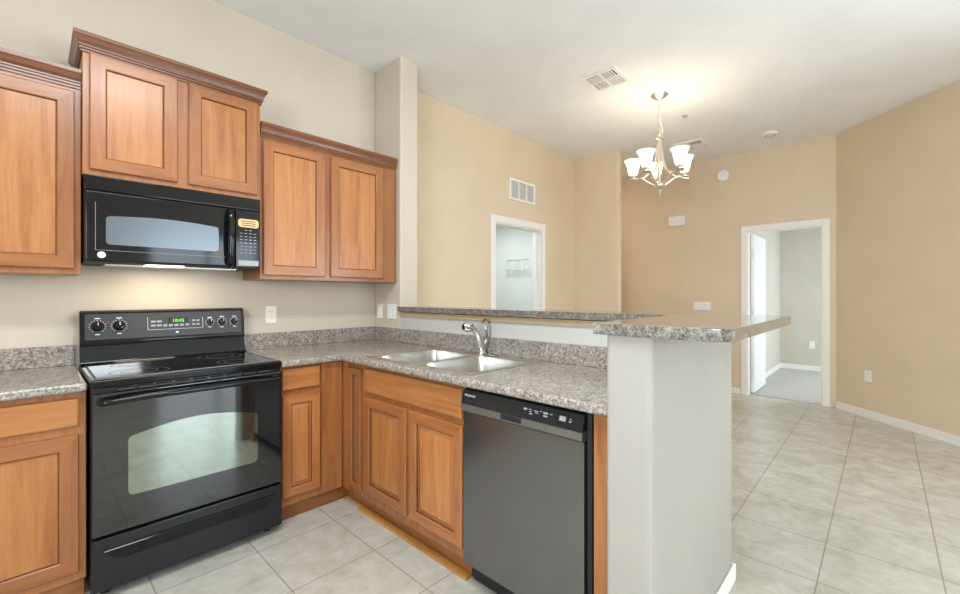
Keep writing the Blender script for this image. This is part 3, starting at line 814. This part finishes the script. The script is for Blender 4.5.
bm = tube(BM(), smoothpts([(1.856, 1.738, .945), (1.880, 1.735, .99), (1.890, 1.733, 1.04), (1.880, 1.731, 1.09), (1.858, 1.730, 1.118)], 5), [.011] * 6 + [.010] * 8 + [.012] * 7, 10, flat=1.7)
obj('lever', bm, M['chrome'], f, smooth=True)

# ------------------------------------------------------------------ wall plates
def outlet(name, label, cat, loc, rz, wd, ht, kind, m='white_plastic', group='wall plates'):
    """plate facing local -Y, centred on loc, back at y=0"""
    t = thing(name, label, cat, loc, rz, group)
    bm = BM(); box(bm, -wd / 2, wd / 2, -.006, -.0005, -ht / 2, ht / 2, bev=.002)
    p = obj('plate', bm, M[m], t, local=True)
    if kind == 'duplex':
        for s in (-1, 1):
            bm = plate_y(BM(), [(x, z + s * .020) for x, z in rrect(-.014, .014, -.0135, .0135, .006)], -.0075, -.005)
            r = obj('receptacle', bm, M[m], t, local=True)
            bm = BM(); box(bm, -.007, -.005, -.0079, -.0074, s * .020 - .001, s * .020 + .007); box(bm, .005, .007, -.0079, -.0074, s * .020 - .001, s * .020 + .007)
            obj('slot', bm, M['dark_slot'], r, local=True, label='dark slots')
    elif kind.startswith('rocker'):
        n = int(kind[-1])
        for k in range(n):
            x = (k - (n - 1) / 2) * .046
            bm = B(x - .016, x + .016, -.0085, -.005, -.033, .033, bev=.0015, seg=1)
            obj('rocker', bm, M[m], t, local=True)
    return t
outlet('electrical_outlet', 'ivory duplex outlet on the wall between range and corner', 'outlet', (1.116, YW, 1.138), 0, .072, .116, 'duplex', 'ivory_plastic')
outlet('light_switch', 'ivory switch plate in the corner on the partition, deeper of the pair', 'switch', (XS, 2.944, 1.142), -PI / 2, .072, .116, 'rocker1', 'ivory_plastic')
outlet('light_switch', 'white switch plate on the partition right beside the bar top end', 'switch', (XS, 2.780, 1.142), -PI / 2, .116, .116, 'rocker2')
outlet('light_switch', 'white three gang switch plate on the far wall left of the bedroom doorway', 'switch', (XF, 1.785, 1.125), -PI / 2, .215, .112, 'rocker4')
u = Vector((-.7071, -.7071, 0))
def ang(s): return (6.25 - s * .7071 * 1.0, .39 - s * .7071, 0)
outlet('electrical_outlet', 'white outlet low on the bare angled wall at the right', 'outlet', (5.98, .118, .43), -PI * 3 / 4, .075, .118, 'duplex')
outlet('electrical_outlet', 'white outlet seen through the doorway low on the bedroom wall', 'outlet', (9.0, .875, .434), -PI / 2, .075, .118, 'duplex')

# door chime
t = thing('door_chime', 'white door chime box high on the far wall below the chandelier', 'chime', (XF, 2.107, 2.305), -PI / 2)
obj('cover', B(-.11, .11, -.045, -.0005, -.07, .07, bev=.008), M['white_plastic'], t, local=True, smooth=True)
bm = BM()
for k in range(6): box(bm, -.075 + k * .028, -.065 + k * .028, -.0458, -.044, -.035, .035)
obj('grille', bm, M['ivory_plastic'], t, local=True)
# wall alarm
t = thing('smoke_alarm', 'round white smoke alarm high on the far wall above the doorway side', 'alarm', (XF, 1.533, 2.835), -PI / 2)
bm = BM(); lathe(bm, [(.078, -.0005), (.078, -.018), (.070, -.030), (.045, -.036), (.0001, -.036)], n=32, axis='y'); obj('body', bm, M['white_plastic'], t, local=True, smooth=True)
bm = BM(); lathe(bm, [(.062, -.0325), (.062, -.035), (.057, -.036), (.057, -.034)], n=32, axis='y', cap=False); obj('vent_ring', bm, M['ivory_plastic'], t, local=True)

# return air grille on the living wall
t = thing('return_air_grille', 'white three bay return air grille on the living wall above the doorway', 'vent', (3.882, YW, 2.456))
bm = BM(); frame_xz(bm, -.237, .237, -.014, -.0005, -.120, .120, .026, False)
for x in (-.073, .073): box(bm, x - .007, x + .007, -.013, -.0005, -.094, .094)
obj('frame', bm, M['trim'], t, local=True)
bm = BM()
for k in range(14):
    z = -.088 + k * .0128
    for a, b_ in ((-.211, -.080), (-.066, .066), (.080, .211)):
        vsx = [bm.verts.new(p) for p in ((a, -.010, z), (b_, -.010, z), (b_, -.003, z + .010), (a, -.003, z + .010), (a, -.009, z - .001), (b_, -.009, z - .001), (b_, -.002, z + .009), (a, -.002, z + .009))]
        for q in ((0, 1, 2, 3), (7, 6, 5, 4), (0, 4, 5, 1), (2, 6, 7, 3), (0, 3, 7, 4), (1, 5, 6, 2)): bm.faces.new([vsx[i] for i in q])
obj('louvre', bm, M['trim'], t, local=True)
obj('backing', B(-.215, .215, -.0016, -.0006, -.098, .098), mat('grey_backing', srgb(150, 155, 155), .8)[0], t, local=True, label='grey duct backing')

# ceiling registers
def register(loc, rz, label, s=.15):
    t = thing('ceiling_vent', label, 'vent', loc, rz, 'ceiling air registers')
    bm = BM(); z = -.012
    for a in ((-s, s, -s, -s + .028), (-s, s, s - .028, s), (-s, -s + .028, -s + .028, s - .028), (s - .028, s, -s + .028, s - .028), (-.008, .008, -s + .028, s - .028), (-s + .028, -.008, -.008, .008), (.008, s - .028, -.008, .008)):
        box(bm, a[0], a[1], a[2], a[3], z, -.0005)
    obj('frame', bm, M['trim'], t, local=True)
    bm = BM()
    q = s - .028
    for sx in (-1, 1):
        for sy in (-1, 1):
            for k in range(5):
                o_ = .014 + k * (q - .014) / 5
                if sx * sy > 0: box(bm, min(sx * .010, sx * q), max(sx * .010, sx * q), sy * o_ - .004, sy * o_ + .004, -.014, -.004)
                else: box(bm, sx * o_ - .004, sx * o_ + .004, min(sy * .010, sy * q), max(sy * .010, sy * q), -.014, -.004)
    obj('louvre', bm, M['trim'], t, local=True)
    obj('duct_opening', B(-q, q, -q, q, -.0022, -.0006), M['dark_slot'], t, local=True, label='dark duct opening')
register((3.325, 1.70, HC), 0, 'square white ceiling register nearest the kitchen')
register((5.50, 1.70, HC), 0, 'square white ceiling register beyond the chandelier', .16)
t = thing('sprinkler_head', 'tiny sprinkler head on the ceiling right of the chandelier chain', 'sprinkler', (4.569, 1.466, HC))
bm = BM(); lathe(bm, [(.028, -.0005), (.028, -.004), (.012, -.007), (.008, -.022), (.016, -.024), (.016, -.027)], n=20); obj('body', bm, M['nickel'], t, local=True)
t = thing('smoke_detector', 'small round white detector on the ceiling toward the bedroom doorway', 'alarm', (5.705, .928, HC))
bm = BM(); lathe(bm, [(.075, -.0005), (.075, -.012), (.062, -.028), (.030, -.032), (.0001, -.032)], n=28); obj('body', bm, M['white_plastic'], t, local=True, smooth=True)
bm = BM(); lathe(bm, [(.052, -.0305), (.052, -.034), (.046, -.034), (.046, -.030)], n=28, cap=False); obj('vent_ring', bm, M['print_grey'], t, local=True)

# wire rack in the utility room
t = thing('wall_rack', 'pale wire rack on the green utility wall seen through the left doorway', 'rack', (4.86, 3.85, 1.70))
bm = BM()
for z in (1.63, 1.665, 1.70): tube(bm, [(4.76, 3.665, z), (4.76, 4.035, z)], .004, 6)
tube(bm, [(4.852, 3.665, 1.785), (4.852, 4.035, 1.785)], .004, 6)
obj('rail', bm, M['rack'], t)
bm = BM()
for y in (3.665, 3.85, 4.035): tube(bm, [(4.855, y, 1.785), (4.80, y, 1.765), (4.76, y, 1.70), (4.76, y, 1.63), (4.855, y, 1.63)], .005, 6)
obj('bracket', bm, M['rack'], t)

# ------------------------------------------------------------------ chandelier
CX, CY = 3.93, 1.48
t = thing('chandelier', 'brushed nickel chandelier with five lit frosted bell shades', 'chandelier', (CX, CY, HC))
c3 = lambda r, a, z: (CX + r * math.cos(a), CY + r * math.sin(a), z)
bm = BM(); lathe(bm, [(.072, HC - .0005), (.074, HC - .006), (.066, HC - .012), (.045, HC - .030), (.018, HC - .040), (.008, HC - .052)], (CX, CY, 0), 32)
obj('canopy', bm, M['nickel'], t, smooth=True)
bm = BM(); z = HC - .050; k = 0
while z > 2.735:
    cxs = []
    for i in range(10):
        a = 2 * PI * i / 10; u_, v_ = .009 * math.cos(a), .016 * math.sin(a)
        cxs.append((CX + (u_ if k % 2 else 0), CY + (0 if k % 2 else u_), z - .014 + v_))
    tube(bm, cxs, .0023, 5, closed=True); z -= .025; k += 1
obj('chain', bm, M['nickel'], t, smooth=True)
obj('cord', tube(BM(), smoothpts([(CX, CY, HC - .05), (CX + .006, CY + .005, 2.98), (CX - .004, CY - .006, 2.90), (CX + .008, CY - .012, 2.83), (CX + .020, CY - .022, 2.77), (CX + .002, CY, 2.72)], 4), .0028, 6), M['ivory_plastic'], t, smooth=True)
bm = BM(); lathe(bm, [(.006, 2.735), (.012, 2.725), (.014, 2.715), (.034, 2.708), (.036, 2.690), (.014, 2.682), (.010, 2.66), (.010, 2.50), (.014, 2.48), (.016, 2.40), (.010, 2.38), (.010, 2.30), (.030, 2.285), (.048, 2.270), (.048, 2.255), (.030, 2.240), (.016, 2.225)], (CX, CY, 0), 24)
obj('column', bm, M['nickel'], t, smooth=True)
bm = BM(); lathe(bm, [(.016, 2.226), (.020, 2.214), (.012, 2.202), (.010, 2.192), (.004, 2.176), (.0005, 2.172)], (CX, CY, 0), 18)
obj('finial', bm, M['nickel'], t, smooth=True)
view = math.atan2(-CY, -CX)
for ph in (-28, 44, 116, -100, 188):
    a = view + math.radians(ph)
    bm = tube(BM(), smoothpts([c3(.03, a, 2.262), c3(.09, a, 2.300), (c3(.15, a, 2.345)), c3(.19, a, 2.352), c3(.232, a, 2.340), c3(.275, a, 2.338)], 5), .0095, 8)
    tube(bm, smoothpts([c3(.012, a, 2.66), c3(.030, a, 2.56), c3(.045, a, 2.46), c3(.085, a, 2.39), c3(.15, a, 2.350)], 5), .0075, 8)
    ar = obj('arm', bm, M['nickel'], t, smooth=True)
    p = c3(.232, a, 0)
    bm = BM(); lathe(bm, [(.006, 2.340), (.040, 2.350), (.041, 2.354), (.016, 2.358), (.018, 2.372), (.026, 2.380), (.026, 2.398), (.020, 2.402)], p, 20)
    obj('cup', bm, M['nickel'], ar, smooth=True)
    bm = BM(); lathe(bm, [(.028, 2.392), (.038, 2.400), (.046, 2.43), (.053, 2.47), (.061, 2.502), (.078, 2.530), (.0755, 2.5315), (.057, 2.504), (.050, 2.47), (.043, 2.43), (.035, 2.403), (.026, 2.396)], p, 28, cap=False)
    sh = obj('shade', bm, M['shade'], ar, smooth=True, label='lit frosted glass bell shade')
    bm = BM(); lathe(bm, [(.010, 2.400), (.012, 2.42), (.022, 2.445), (.024, 2.462), (.016, 2.482), (.001, 2.488)], p, 16)
    obj('bulb', bm, M['bulb'], sh, smooth=True)
    l = bpy.data.lights.new('bulb_light', 'POINT'); l.energy = 1.1; l.color = (1, .86, .68); l.shadow_soft_size = .03
    lo = bpy.data.objects.new('bulb_light', l); COL.objects.link(lo); lo.parent = t
    lo.matrix_basis = wmat(t).inverted() @ Matrix.Translation((p[0], p[1], 2.53))

# ------------------------------------------------------------------ fill light added above the camera, out of view, to even the light
t = thing('fill_light_box', 'added fill light box on the kitchen ceiling, out of view', 'light', (.25, .75, HC))
obj('fill_box_housing', B(-.35, .85, .55, .95, HC - .035, HC - .0005, bev=.005), M['trim'], t)
obj('fill_box_diffuser', B(-.33, .83, .57, .93, HC - .095, HC - .035, bev=.02), M['added_fixture'], t)
fl = area('fill_area', (.25, .75, HC - .10), (0, 0, 0), 1.1, .34, 52, (.90, .96, 1)); fl.parent = t
fl.matrix_basis = wmat(t).inverted() @ Matrix.Translation((.25, .75, HC - .10))
